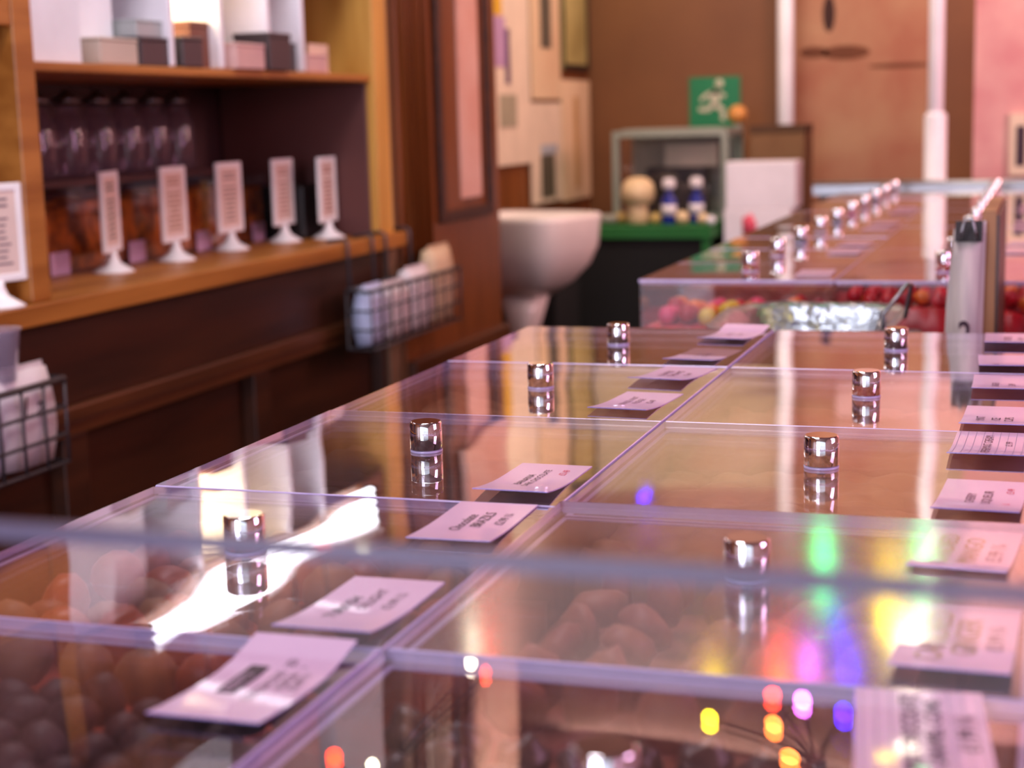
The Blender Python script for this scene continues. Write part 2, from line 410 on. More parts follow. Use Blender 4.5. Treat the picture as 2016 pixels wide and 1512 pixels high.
make_card(-0.0395, 0.9260, -4, [("CANDIED", 0.0150, -0.012, gold, 0, 0.0, 1.1), ("MANGO", 0.0150, 0.003, gold, 0, 0.0, 1.1), ("\u00a35.99 " + QB, 0.0125, 0.0165, inkp, 0, 0.0)],
          'price card with gold lettering reading CANDIED MANGO', lift=0.005)
make_card(-0.037, 1.0610, -2.5, [("CHERRY", 0.0085, -0.006, inkp, 0, -0.004), ("LIQUEUR", 0.0085, 0.004, inkp, 0, 0.0, 1.2), ("\u00a33.49", 0.007, 0.017, redink, 0, 0.022), (QB, 0.007, 0.017, redink, 0, -0.02)],
          'printed price card with two pink price marks, beyond the mango card', lift=0.005)
make_card(-0.038, 1.2290, -1, [("PEPPERMINT CREAM", 0.009, -0.001, inkp, 0, 0.0), ("\u00a31.99", 0.0075, 0.014, inkp, 0, 0.01)],
          'ruled price card lying just before the low-printed one, right column', ruled=True, lift=0.006, h_=0.112)
make_card(-0.036, 1.3460, -1, [("MINT", 0.010, -0.012, ink, 0, -0.01), ("ICE", 0.010, 0.0, ink, 0, -0.01), ("CUPS", 0.010, 0.010, ink, 0, -0.01)],
          'price card with three bold upright words, sixth up the right column', lift=0.005)
make_card(-0.036, 1.5150, 1, [("GINGER", 0.009, -0.006, inkp, 0, -0.012), ("\u00a32.49", 0.009, 0.008, inkp, 0, -0.01)],
          'price card seventh up the right column with shaded middle', lift=0.005)
make_card(-0.036, 1.6420, 3, [("NUTS", 0.008, -0.010, inkp, 0, -0.02)], 'almost blank price card, eighth up the right column', lift=0.006)
make_card(-0.0365, 1.8080, 1.5, [("TOFFEE", 0.011, -0.002, inkp, 0.2), ("\u00a31.99", 0.009, 0.011, inkp, 0.1)],
          'price card at the far end of the right column before the wooden board', lift=0.005)

# sweets -----------------------------------------------------------
def blob_mesh(name, r, lump, m, sub=2, sq=(1, 1, 1), seed=0):
    bm = bmesh.new(); bmesh.ops.create_icosphere(bm, subdivisions=sub, radius=r)
    for v in bm.verts:
        n = noise.noise(v.co * (1.4 / r) + Vector((seed * 3.7, seed, 0)))
        v.co *= 1 + lump * n
        v.co.x *= sq[0]; v.co.y *= sq[1]; v.co.z *= sq[2]
    me = bpy.data.meshes.new(name); bm.to_mesh(me); bm.free()
    me.polygons.foreach_set('use_smooth', [True] * len(me.polygons)); me.materials.append(m)
    return me
choc = mat('cocoa_dusted_chocolate', '#3c201f', 0.6, col2='#281416', scale=40)
cone = mat('dark_chocolate_cone', '#3a2824', 0.3, col2='#5c4438', scale=60)
peach = mat('peach_jelly', '#b85c34', 0.35, col2='#c85a40', scale=30)
rosej = mat('sugared_mango', '#b06a48', 0.5, col2='#984638', scale=30)
tan = mat('tan_nut', '#b88456', 0.5, col2='#946440', scale=30)
pinkc = mat('pink_gum', '#e8406c', 0.3); orangec = mat('orange_gum', '#f07828', 0.3); redc = mat('red_gum', '#d01828', 0.35, col2='#a80c1c', scale=30)
yellowc = mat('yellow_gum', '#e8c040', 0.3)
def fill(meshes, x0, x1, y0, y1, z, pitch, label, cat, group, name, rmax=0.3, jit=0.12, maxn=400, zj=0.006, ny_lim=None):
    n = 0; rr = random.Random(name + str(x0) + str(y0))
    nx = int((x1 - x0 - 0.012) / pitch); ny = int((y1 - y0 - 0.012) / pitch)
    ox = (x1 - x0 - (nx - 1) * pitch) / 2; oy = (y1 - y0 - (ny - 1) * pitch) / 2
    half = (y0 + y1) / 2
    for j in range(ny):
        if ny_lim and j >= ny_lim: break
        for i in range(nx):
            if n >= maxn: return
            x = x0 + ox + i * pitch + rr.uniform(-jit, jit) * pitch * 0.4
            y = y0 + oy + j * pitch + rr.uniform(-jit, jit) * pitch * 0.4
            if abs(y - half) < pitch * 0.45 and ny_lim is None: y = half + math.copysign(pitch * 0.5, y - half + 1e-4)
            o = bpy.data.objects.new(name, rr.choice(meshes)); COL.objects.link(o)
            o.location = (x, y, z + rr.uniform(-zj, zj) + LZ)
            o.rotation_euler = (rr.uniform(0, 6), rr.uniform(0, 6), rr.uniform(0, 6)) if rmax > 0 else (0, 0, rr.uniform(0, 6))
            tag(o, label, cat, group); n += 1
def pile(x0, x1, y0, y1, z, cell, amp, m, label, cat, name='candy_pile', depth=0.05, seed=0):
    """one uncountable heap: a bumpy bed of rounded sweets with a flat underside"""
    res = cell / 4; nx = max(4, int((x1-x0)/res)); ny = max(4, int((y1-y0)/res)); vs = []; fs = []
    rr = random.Random(seed)
    for j in range(ny+1):
        for i in range(nx+1):
            x = x0 + (x1-x0)*i/nx; y = y0 + (y1-y0)*j/ny
            d = noise.voronoi(Vector((x/cell, y/cell, seed*1.3)))[0][0]
            vs.append((x, y, z + amp * (math.sqrt(max(0, 1 - min(1, d*1.25)**2)) - 0.5) + 0.01 * noise.noise(Vector((x*9, y*9, seed)))))
    q = nx+1; n0 = len(vs)
    for j in range(ny):
        for i in range(nx): a = j*q+i; fs.append((a, a+1, a+q+1, a+q))
    rim = [i for i in range(q)] + [j*q+nx for j in range(1, ny+1)] + [ny*q+i for i in range(nx-1, -1, -1)] + [j*q for j in range(ny-1, 0, -1)]
    vs += [(vs[i][0], vs[i][1], z-depth) for i in rim]; L = len(rim)
    fs += [(rim[i], n0+i, n0+(i+1) % L, rim[(i+1) % L]) for i in range(L)]; fs.append(tuple(n0+i for i in range(L))[::-1])
    o = MB().add(vs, fs, True).build(name, m)
    return tag(o, label, cat, kind='stuff')
def bin_in(ci, ri): return COLS[ci][0] + 0.0065, COLS[ci][1] - 0.0065, ROWS[ri] + 0.0065, ROWS[ri+1] - 0.0065
almonds = [blob_mesh('almond_mesh', 0.0125, 0.12, choc, 2, (1.15, 0.9, 0.85), k) for k in range(3)]
cones = [blob_mesh('cone_mesh', 0.0125, 0.45, cone, 3, (1, 1, 0.95), k + 5) for k in range(4)]
jelly = [blob_mesh('jelly_mesh', 0.0185, 0.12, [peach, peach, tan, rosej][k], 2, (1, 1, 0.75), k) for k in range(4)]
mango = [blob_mesh('mango_mesh', 0.017, 0.3, rosej, 2, (1.1, 0.95, 0.6), k + 2) for k in range(3)]
for (ci, ri, ms, pt, lab, cat, grp, nm, pm) in [
    (0, 0, almonds, 0.0262, 'brown cocoa dusted almond in the nearest bin of the left column', 'chocolate', 'almonds in the nearest left bin', 'cocoa_almond', choc),
    (1, 0, cones, 0.0270, 'dark wrinkled chocolate cone in the nearest bin of the middle column', 'chocolate', 'cones in the nearest middle bin', 'chocolate_cone', cone),
    (0, 1, jelly, 0.0380, 'orange and peach jelly piece in the second left bin', 'sweet', 'jellies in the second left bin', 'jelly_sweet', peach),
    (1, 1, mango, 0.0400, 'sugared orange fruit piece in the second middle bin', 'sweet', 'fruit pieces in the second middle bin', 'candied_fruit', rosej)]:
    x0, x1, y0, y1 = bin_in(ci, ri)
    h = pt * 0.55
    fill(ms, x0, x1, y0, y1, -0.031 if pt < 0.03 else -0.037, pt, lab, cat, grp, nm)
    pile(x0, x1, y0, (y0+y1)/2 - 0.002, -0.035 - h - 0.008, pt, 0.006, pm, 'bed of more %ss under the loose ones, near half' % cat, cat, depth=0.145 - 0.043 - h - 0.002, seed=ci*10+ri)
    pile(x0, x1, (y0+y1)/2 + 0.002, y1, -0.035 - h - 0.008, pt, 0.006, pm, 'bed of more %ss under the loose ones, far half' % cat, cat, depth=0.145 - 0.043 - h - 0.002, seed=ci*10+ri)
fillm = {(0, 2): choc, (0, 3): tan, (0, 4): cone, (1, 2): tan, (1, 3): rosej, (1, 4): choc, (2, 0): cone, (2, 1): peach, (2, 2): tan, (2, 3): rosej, (2, 4): redc}
nmc = {choc: 'brown chocolates', tan: 'tan coated nuts', cone: 'dark chocolates', rosej: 'rosy fruit pieces', peach: 'peach jellies', redc: 'red sweets'}
for (ci, ri), m in fillm.items():
    x0, x1, y0, y1 = bin_in(ci, ri); ym = (y0+y1)/2
    for a, b2, wd in ((y0, ym - 0.002, 'near'), (ym + 0.002, y1, 'far')):
        pile(x0, x1, a, b2, -0.040, 0.026, 0.012, m, 'heap of %s in the %s half of the %s %s bin' % (nmc[m], wd, NUMW[ri], colname[ci]), 'sweets', depth=0.10, seed=ci*7+ri)

# clear screen standing at the near end --------------------------------------
sc_ = thing('clear_screen', 'clear acrylic screen whose blurred top edge crosses the nearest lids', 'screen', (0, 0.372, -0.15))
MB().box(-0.62, 0.62, 0.0, 0.0045, 0, 0.288).build('screen_sheet', clear('clear_screen_acrylic', 0.02, (0.985, 0.98, 0.99), f0=0.03), sc_)
MB().box(-0.62, 0.62, 0.0, 0.0045, 0.288, 0.2925).build('top_edge', mat('screen_edge_acrylic', '#746c8c', 0.3, trans=0.4, coat=0.3), sc_)

# ------------------------------------------------------------------ far counter
FY0, FP, FN = 2.42, 0.278, 10
FCOLS = [(-0.5965, -0.3), (-0.2985, -0.002), (0.0005, 0.297)]
fend = FY0 + FP * FN
fc = thing('sweet_counter', 'farther run of the wooden counter under the shrinking row of lids', 'counter', (0, 0, -1.0))
MB().box(-0.60, 0.61, FY0 - 0.02, fend + 0.04, 0.80, 0.85).build('counter_top', wood_dark, fc)
MB().box(-0.57, 0.58, FY0, fend + 0.02, 0.0, 0.80).build('counter_body', wood_dark, fc)
NW = ['first', 'second', 'third', 'fourth', 'fifth', 'sixth', 'seventh', 'eighth', 'ninth', 'tenth']
proto = {}
for ci, (x0, x1) in enumerate(FCOLS):
    for ri in range(FN):
        y0 = FY0 + FP * ri
        lab = '%s clear knobbed lid of the far counter run, %s column' % (NW[ri], colname[ci])
        tilt = (R(random.uniform(-0.15, 0.15)), R(random.uniform(-0.15, 0.15)), 0)
        if ci not in proto:
            t = thing('bin_lid', lab, 'lid', (x0, y0, 0), tilt, 'lids of the far counter')
            a, e = make_lid_mesh(x1 - x0, FP)
            a.build('lid_panel', lid_mats[4], t); e.build('polished_edge', acr_edge, t)
            make_knob(t, ((x1-x0)/2, FP/2, 0), 0.0135, 0.032)
            proto[ci] = t
        else: dup(proto[ci], (x0, y0, 0), tilt, lab)
        if ri < 2: make_bin('candy_bin', x0, x1, y0, y0 + FP, -0.0072, -0.151, '%s clear bin of the far counter run, %s column' % (NW[ri], colname[ci]), 'bins of the far counter', div=False)
        else:
            k = MB(); W = x1 - x0
            k.box(0.002, W-.002, 0.002, 0.006, 0, 0.1438).box(0.002, W-.002, FP-.006, FP-.002, 0, 0.1438).box(0.002, 0.006, 0.006, FP-.006, 0, 0.1438).box(W-.006, W-.002, 0.006, FP-.006, 0, 0.1438).box(0.006, W-.006, 0.006, FP-.006, 0, 0.004)
            tag(k.build('candy_bin', clear_bin, None, (x0, y0, -0.15)), '%s clear bin of the far counter run, %s column' % (NW[ri], colname[ci]), 'bin', 'bins of the far counter')
        m = [(redc, 'red'), (tan, 'tan'), (rosej, 'rosy'), (cone, 'dark'), (choc, 'brown')][(ci + ri * 2) % 5] if ri else ((redc, 'pink and orange'), (redc, 'red'), (redc, 'red and orange'))[ci]
        pile(x0 + .0065, x1 - .0065, y0 + .0065, y0 + FP - .0065, -0.078 if ri == 0 and ci != 1 else -0.05, 0.026, 0.014, m[0], 'heap of %s sweets in the %s far bin of the %s column' % (m[1], NW[ri], colname[ci]), 'sweets', depth=(0.066 if ri == 0 and ci != 1 else 0.093), seed=ri*3+ci)
        if 1 <= ri <= 6 and ci < 2 or (ri == 0 and ci == 0):
            t = MB().box(-0.027, 0.027, -0.05, 0.05, 0.0002, 0.001)
            cx = x1 - 0.04
            o = t.build('price_card', paper, None, (cx, y0 + (0.215 if ri % 2 else 0.10), 0.0012), (0, 0, R(random.uniform(-6, 6))))
            tag(o, 'pale price card on the %s lid of the far run, %s column' % (NW[ri], colname[ci]), 'price card', 'price cards on the far lids')
gums = [blob_mesh('gum_mesh', 0.0150, 0.06, k, 2) for k in (pinkc, orangec, pinkc, yellowc, redc)]
fill(gums, FCOLS[0][0]+.006, FCOLS[0][1]-.006, FY0+.006, FY0+FP-.006, -0.055, 0.0312, 'round pink, orange or yellow gum ball in the first far bin', 'sweet', 'gum balls in the first far left bin', 'gum_ball', ny_lim=4)
reds = [blob_mesh('red_mesh', 0.0115, 0.15, k, 2) for k in (redc, redc, redc, orangec)]
fill(reds, FCOLS[1][0]+.006, FCOLS[1][1]-.006, FY0+.006, FY0+FP-.006, -0.030, 0.0245, 'small red sweet heaped high in the middle far bin', 'sweet', 'red sweets in the first far middle bin', 'red_sweet', ny_lim=4)
gums2 = [blob_mesh('gum_mesh', 0.0150, 0.06, k, 2) for k in (redc, orangec, yellowc, redc)]
fill(gums2, FCOLS[2][0]+.006, FCOLS[2][1]-.006, FY0+.006, FY0+FP-.006, -0.055, 0.0312, 'red or orange gum ball in the far bin at the right edge', 'sweet', 'gum balls in the first far right bin', 'gum_ball', ny_lim=3)
rail = MB().box(-0.72, 0.62, 0, 0.035, 0, 0.03).tube([(-0.72, 0.017, 0.03), (0.62, 0.017, 0.03)], 0.012)
tag(rail.build('end_rail', steel, None, (0, fend + 0.06, -0.02)), 'grey metal rail across the far end of the counter', 'rail')
rs = MB().box(-0.70, 0.60, 0.0, 0.03, -1.0, -0.02)
tag(rs.build('counter_end_board', wood_dark, None, (0, fend + 0.06, 0)), 'dark end board under the grey rail of the far counter', 'board')

# ------------------------------------------------------------------ gap between the runs
pl = MB().box(-0.42, -0.165, 1.93, 2.33, -0.15, -0.058)
tag(pl.build('wooden_block', wood_dark, None, bevel=0.004), 'low dark wooden block under the foil tray between counter runs', 'block')
foil = mat('foil_metal', (0.38, 0.40, 0.48), 0.28, metal=1.0, bump=0.8, scale=28)
tr = thing('foil_tray', 'crinkled silver tray with a bent wire handle in the counter gap', 'tray', (-0.295, 2.13, -0.057))
mb = MB()
def rr_ring(a, b, z, n=32, p=4, wob=0.0):
    out = []
    for i in range(n):
        t = 2*math.pi*i/n; cs, sn = math.cos(t), math.sin(t)
        out.append((math.copysign(abs(cs)**(2/p), cs)*a*(1+wob*math.sin(t*9)), math.copysign(abs(sn)**(2/p), sn)*b*(1+wob*math.cos(t*7)), z + wob*0.05*math.sin(t*11)))
    return out
mb.loft([rr_ring(.095, .13, 0), rr_ring(.112, .15, .034, wob=.01), rr_ring(.122, .162, .040, wob=.02), rr_ring(.119, .158, .041, wob=.02), rr_ring(.106, .142, .034, wob=.02), rr_ring(.09, .125, .004)])
mb.build('tray_body', foil, tr)
MB().tube([(0.10, -0.06, 0.03), (0.10, -0.06, 0.052), (0.128, -0.05, 0.088), (0.131, -0.02, 0.085), (0.122, 0.0, 0.04)], 0.0028).build('wire_handle', steel, tr)
bd = thing('bag_board', 'upright wooden board seen edge-on beside the clipped paper bags', 'board', (-0.075, 2.08, -0.15))
MB().box(-0.002, 0.014, -0.02, 0.30, 0, 0.273).build('board', mat('board_wood', '#b08050', 0.5, col2='#8c5c34', stretch=(1, 1, 0.2)), bd)
MB().box(0.0142, 0.0182, -0.02, 0.30, 0, 0.268).build('dark_backing', wood_dark, bd)
bag = mat('striped_paper', '#ddd2c8', 0.6, col2='#a89ea0', scale=14, stretch=(3, 3, 0.3))
bp = thing('paper_bag_stack', 'stack of numbered pale paper bags gathered by a black clip', 'paper bags', (-0.094, 2.05, -0.15))
mb = MB()
for k in range(6):
    secs = []
    for s_ in range(9):
        u = s_ / 8; z = u * (0.262 - k * 0.003)
        xl = -0.034 + 0.020 * u + 0.0035 * k * (1 - u) + 0.0022 * math.sin(u * 7 + k)
        xr = 0.018 + 0.004 * u - 0.0015 * k
        y = -0.0045 * k * (1 - 0.6 * u) + 0.0022 * math.sin(u * 5 + k * 2)
        secs.append([(xl, y, z), ((xl + xr) / 2, y - .0022, z), (xr, y, z), (xr, y + .0012, z), ((xl + xr) / 2, y - .0008, z), (xl, y + .0012, z)])
    mb.loft(secs, smooth=True)
bpo = mb.build('paper_bags', bag, bp)
text('lettering', '2', 0.045, ink, bp, (0.000, -0.0275, 0.125), (R(90), 0, 0), xs=0.7, off=0.0008)
ck = thing('bulldog_clip', 'black bulldog clip pinching the top of the paper bags', 'clip', (-0.092, 2.048, 0.088), (0, 0, R(90)))
MB().loft([[(-.015, -.016, 0), (.013, -.016, 0), (.013, .016, 0), (-.015, .016, 0)], [(-.004, -.016, .024), (.004, -.016, .024), (.004, .016, .024), (-.004, .016, .024)]], smooth=False).build('clip_body', black, ck)
MB().tube([(-.0165, -.010, .004), (-.020, -.008, .012), (-.018, -.004, .028), (-.018, .004, .028), (-.020, .008, .012), (-.0165, .010, .004)], 0.0018).build('clip_handle', steel, ck)

# ------------------------------------------------------------------ shelving unit along the left wall
XF = -1.50
un = thing('shelving_unit', 'long brown wooden shelving unit along the left side', 'shelving', (XF, 0, -1.0))
def U(name, m, *boxes, bevel=0.003):
    b = MB()
    for (x0, x1, y0, y1, z0, z1) in boxes: b.box(x0 - XF, x1 - XF, y0, y1, z0 + 1, z1 + 1)
    return b.build(name, m, un, bevel=bevel)
U('ledge', wood_mid, (-1.91, -1.485, 0.3, 3.69, -0.050, -0.016))
U('upright', wood_mid, (-1.90, -1.50, 2.160, 2.210, -0.016, 0.80))
U('upright', wood_gold, (-1.90, -1.50, 3.555, 3.64, -0.016, 0.80))
U('upright', wood_mid, (-1.90, -1.50, 0.95, 1.01, -0.016, 0.80))
U('side_shade_sheet', wood_shaded, (-1.90, -1.52, 3.546, 3.5545, -0.015, 0.34))  # dark sheet painting the shade below the shelf on the end upright
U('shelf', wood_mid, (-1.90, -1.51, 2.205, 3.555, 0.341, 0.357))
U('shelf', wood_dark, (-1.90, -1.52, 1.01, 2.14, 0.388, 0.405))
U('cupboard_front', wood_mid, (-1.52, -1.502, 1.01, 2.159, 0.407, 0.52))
U('unseen_dark_front', wood_back, (-1.52, -1.502, 1.01, 2.159, 0.521, 0.799))  # unseen dark front, added to tone down its reflection in the lids
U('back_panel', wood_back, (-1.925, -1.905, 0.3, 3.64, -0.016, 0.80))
U('cornice', wood_red, (-1.91, -1.46, 0.3, 3.69, 0.80, 0.90))
U('fascia', wood_red, (-1.53, -1.515, 0.3, 3.69, 0.60, 0.799))
U('base_panel', wood_dark, (-1.90, -1.56, 0.3, 3.69, -1.0, -0.051))
U('apron', wood_dark, (-1.56, -1.530, 0.3, 3.69, -0.20, -0.051))
U('moulding', wood_red2, (-1.56, -1.515, 0.3, 3.69, -0.225, -0.20), (-1.56, -1.522, 0.3, 3.69, -0.25, -0.225))
for yy in (0.95, 1.62, 2.29, 2.97, 3.64):
    U('stile', wood_dark, (-1.56, -1.528, yy - 0.035, yy + 0.035, -0.90, -0.25))
U('plinth', wood_dark, (-1.56, -1.53, 0.3, 3.69, -1.0, -0.90))
# pillar with the tall pale panel
pr = thing('mirror_pillar', 'tall fluted red-brown pillar with a narrow mirror, its pink reflection painted', 'pillar', (-1.72, 4.08, -1.0))
MB().box(-0.20, 0.215, -0.375, 0.375, 0, 2.9).build('pillar_body', wood_red, pr, bevel=0.004)
fl = MB()
for yy in (-0.34, -0.30, -0.25, -0.20): fl.tube([(0.217, yy, 0.85), (0.217, yy, 2.9)], 0.013, 10)
fl.build('fluting', wood_red, pr)
fr = MB().box(0.215, 0.232, -0.13, -0.10, 0.985, 2.9).box(0.215, 0.232, 0.25, 0.285, 0.985, 2.9).box(0.215, 0.232, -0.10, 0.25, 0.985, 1.015)
fr.build('mirror_frame', wood_dark, pr, bevel=0.003)
MB().box(0.215, 0.2195, -0.10, 0.25, 1.015, 2.9).build('door_field', wood_red, pr)
pkm = mat('painted_pink_reflection', '#f6cab8', 0.25, coat=0.6, col2='#eeb8a4')  # the mirror's pink reflection is put into this base colour
MB().box(0.2195, 0.224, 0.04, 0.20, 1.04, 2.9).build('mirror', pkm, pr)
MB().box(0.2325, 0.25, -0.05, 0.30, 1.64, 2.9).build('upper_panel', pkm, pr)
MB().box(0.215, 0.24, -0.375, 0.375, 0.60, 0.66).box(0.215, 0.235, -0.375, 0.375, 0.0, 0.10).build('moulding', wood_red2, pr, bevel=0.004)
MB().box(0.215, 0.226, -0.20, 0.30, 0.13, 0.56).build('base_panel', wood_dark, pr, bevel=0.004)
MB().box(-0.2, 0.20, -0.444, -0.376, 0, 2.9).build('side_strip', mat('grey_brown_strip', '#8a6a50', 0.5), pr)

# sign stands on the ledge
framem = mat('white_sign_frame', '#ffffff', 0.3)
sheet = mat('sign_paper', '#ecd8cc', 0.6)
def make_stand(x, y, rz, label, pale):
    t = thing('sign_stand', label, 'sign stand', (x, y, -0.016), (0, 0, rz), 'sign stands along the ledge')
    MB().lathe([(0.038, 0), (0.038, 0.003), (0.026, 0.010), (0.014, 0.018), (0.009, 0.030), (0.008, 0.040)], 28).build('foot', framem, t)
    b = MB()   # faces +y local
    W, H, z0 = 0.055, 0.150, 0.038
    b.box(-W, -W+.012, -.004, .004, z0, z0+H).box(W-.012, W, -.004, .004, z0, z0+H).box(-W+.012, W-.012, -.004, .004, z0, z0+.012).box(-W+.012, W-.012, -.004, .004, z0+H-.012, z0+H)
    b.build('frame', framem, t, bevel=0.002)
    MB().box(-W+.012, W-.012, -.002, .002, z0+.012, z0+H-.012).build('sign_sheet', sheet, t)
    l = MB(); rr = random.Random(y)
    for k in range(11):
        zz = z0 + H - .026 - k * .0098
        wd = (0.026 if k in (0, 1) else rr.uniform(.018, .03)); hh = .0034 if k > 1 else .0042
        if k == 2: continue
        l.box(-wd, wd, .002, .0026, zz, zz + hh)
    l.build('lettering', mat('sign_ink_%d' % int(y*100), pale, 0.6), t)
    return t
stand_spots = [(-1.524, 2.108, -104, 'white framed sign stand with grey text, cut by the left photo edge', '#8a7a80'),
               (-1.663, 2.655, -74, 'white sign stand turned almost edge-on, first after the wooden upright', '#6a6a60'),
               (-1.668, 2.897, -86, 'white sign stand with tan text, second after the wooden upright', '#b08a6a'),
               (-1.680, 3.155, -90, 'white sign stand with grey-tan text, third after the wooden upright', '#9a8a80'),
               (-1.660, 3.375, -88, 'white sign stand with pinkish text, second from the basket end', '#b89084'),
               (-1.598, 3.480, -86, 'farthest white sign stand, next to the black box', '#a8705c')]
for x, y, a, lab, pm in stand_spots:
    make_stand(x, y, R(a), lab, pm)

# goods in the open cubby
orangeheap = mat('orange_crisps', '#ff9c1c', 0.5, col2='#b85c10', scale=26, contrast=(0.4, 0.6))
brownheap = mat('brown_crisps', '#e08028', 0.5, col2='#7a4014', scale=26, contrast=(0.4, 0.6))
def shelf_bin(y0, y1, m, lab, h=0.135, tagx=None):
    t = thing('shelf_bin', lab, 'bin', (-1.903, y0, -0.016), group='clear bins on the ledge')
    D, W = 0.172, y1 - y0
    MB().box(0, D, 0, .004, 0, h).box(0, D, W-.004, W, 0, h).box(0, .004, .004, W-.004, 0, h).box(D-.004, D, .004, W-.004, 0, h).box(.004, D-.004, .004, W-.004, 0, .004).build('bin_body', clear_bin, t)
    o = pile(-1.898, -1.736, y0 + .006, y1 - .006, -0.016 + h * 0.80, 0.03, 0.02, m, 'heap filling the %s' % lab.replace('clear ', ''), 'sweets', depth=h*0.76, seed=int(y0*10))
    c_ = MB().box(0, 0.0012, 0, 0.062, 0, 0.042)
    tag(c_.build('shelf_price_card', paper, None, (-1.7295, y0 + 0.06, -0.014)), 'small lilac price card fixed to the %s' % lab.replace('clear ', ''), 'price card', 'price cards on the ledge bins')
bins = [(2.225, 2.485, orangeheap, 'clear bin of bright orange sweets nearest the wooden upright'), (2.490, 2.755, brownheap, 'clear bin of brown sweets behind the second sign stand'),
        (2.760, 3.025, brownheap, 'clear bin of brown sweets behind the third sign stand'), (3.030, 3.285, orangeheap, 'clear bin of orange sweets fourth from the upright'),
        (3.290, 3.425, brownheap, 'clear bin of brown sweets behind the farthest sign stand')]
for b_ in bins: shelf_bin(*b_, h=0.15)
tag(MB().box(-0.06, 0.06, -0.05, 0.05, 0, 0.125).build('black_box', black, None, (-1.70, 3.488, -0.016), bevel=0.006), 'small black box at the far end of the ledge', 'box')
glassm = clear('jar_glass', 0.03, (0.93, 0.90, 0.92), dust=0.05)
for k in range(8):
    yy = 2.52 + k * 0.108
    j = MB().lathe([(0.001, 0.0), (0.036, 0.0), (0.038, 0.01), (0.038, 0.10), (0.028, 0.125), (0.024, 0.13), (0.024, 0.145), (0.022, 0.145), (0.022, 0.13), (0.034, 0.10), (0.034, 0.01), (0.001, 0.006)], 20)
    t = thing('glass_jar', '%s clear glass jar from the left in the row at the cubby back' % ['first', 'second', 'third', 'fourth', 'fifth', 'sixth', 'seventh', 'eighth'][k], 'jar', (-1.86 + 0.0, yy, 0.155), group='glass jars at the cubby back')
    t.location.x = -1.865 + 0.0
    j.build('jar_body', glassm, t); MB().lathe([(0.027, 0.1455), (0.027, 0.158), (0.012, 0.162), (0.008, 0.172), (0.001, 0.176)], 16).build('lid', steel, t)
tag(MB().box(-1.90, -1.82, 2.215, 3.45, 0.139, 0.153).build('inner_shelf', wood_back, None), 'narrow dark shelf under the glass jars at the cubby back', 'shelf')
pks = mat('pinkish_pack', '#b88890', 0.5, col2='#a07078', scale=8)
tag(MB().box(0, 0.05, 0, 0.12, 0, 0.15).build('sweet_packet', pks, None, (-1.885, 2.225, 0.155)), 'dusky pink packet left of the glass jars', 'packet')
tag(MB().box(0, 0.05, 0, 0.10, 0, 0.13).build('sweet_packet', pks, None, (-1.885, 2.36, 0.155)), 'shorter dusky pink packet against the first glass jar', 'packet')

# goods on the upper shelf
cols = {'w': mat('pack_white', '#bcbcc8', 0.4, col2='#a4a2b4', scale=5), 'k': mat('tin_dark', '#3c3438', 0.35), 'b': mat('pack_brown', '#7a4636', 0.6), 'p': mat('pack_pink', '#d8b0a8', 0.5, col2='#c8a0a0', scale=6),
        'c': mat('pack_cream', '#c8b8a8', 0.5), 'W': mat('pack_bright_white', '#eef4fa', 0.4), 'g': mat('tin_grey', '#a8aeae', 0.3)}
nmk = {'w': 'white', 'W': 'bright white', 'k': 'dark', 'b': 'brown', 'p': 'pale pink', 'c': 'cream', 'g': 'grey'}
zs = 0.358
rr = random.Random(3)
packs = [(-1.67, 2.215, .13, .19, .40, 'W'), (-1.68, 2.415, .11, .14, .32, 'W'), (-1.565, 2.43, .045, .12, .045, 'c'), (-1.64, 2.56, .12, .11, .05, 'k'), (-1.64, 2.565, .11, .10, .03, 'g'),
         (-1.60, 2.69, .09, .075, .055, 'k'), (-1.66, 2.775, .12, .09, .088, 'b'), (-1.74, 2.875, .12, .13, .30, 'w'), (-1.60, 2.88, .10, .12, .05, 'p'), (-1.58, 3.02, .08, .10, .075, 'k'), (-1.62, 3.13, .09, .09, .06, 'k'),
         (-1.60, 3.24, .08, .10, .04, 'p'), (-1.80, 2.225, .10, .28, .40, 'W'), (-1.80, 2.56, .10, .28, .36, 'W'), (-1.80, 3.02, .10, .20, .32, 'p')]
for i, (x, y, dx, dy, dz, k) in enumerate(packs):
    z = zs + (0.0505 if i == 4 else 0)
    t = thing('carton', '%s carton on the upper shelf, %s' % (nmk[k], ['beside the wooden upright', 'second tall one beside it', 'flat, before the first white divider', 'flat and wide by the first divider',
        'thin, lying on the dark one', 'low, against the first divider', 'between the first two dividers', 'tall, behind the second divider', 'low, by the second divider', 'by the third divider', 'beyond the third divider',
        'low at the far end', 'tall at the back by the upright', 'tall at the back in the middle', 'tall at the back, far end'][i]), 'carton', (x, y, z), group='cartons on the upper shelf')
    MB().box(0, dx, 0, dy, 0, dz * 0.86).build('carton_body', cols[k], t, bevel=0.002)
    MB().box(-0.001, dx + .001, -0.001, dy + .001, dz * 0.862, dz).build('carton_lid', cols[k], t, bevel=0.002)
for i, yy in enumerate((2.655, 2.845, 3.045, 3.205)):
    t = MB().box(-1.72, -1.515, yy, yy + 0.016, zs, 0.79)
    tag(t.build('shelf_divider', white, None, bevel=0.003), '%s white upright divider from the left on the upper shelf' % ['first', 'second', 'third', 'fourth'][i], 'divider', 'white dividers on the upper shelf')
fanm = mat('white_tag_card', '#e8c8b0', 0.5)
tag(MB().box(-0.003, 0.0, 0, 0.10, 0, 0.062).build('shelf_tag', fanm, None, (-1.53, 3.27, zs)), 'peach tag card at the far end of the upper shelf', 'tag')
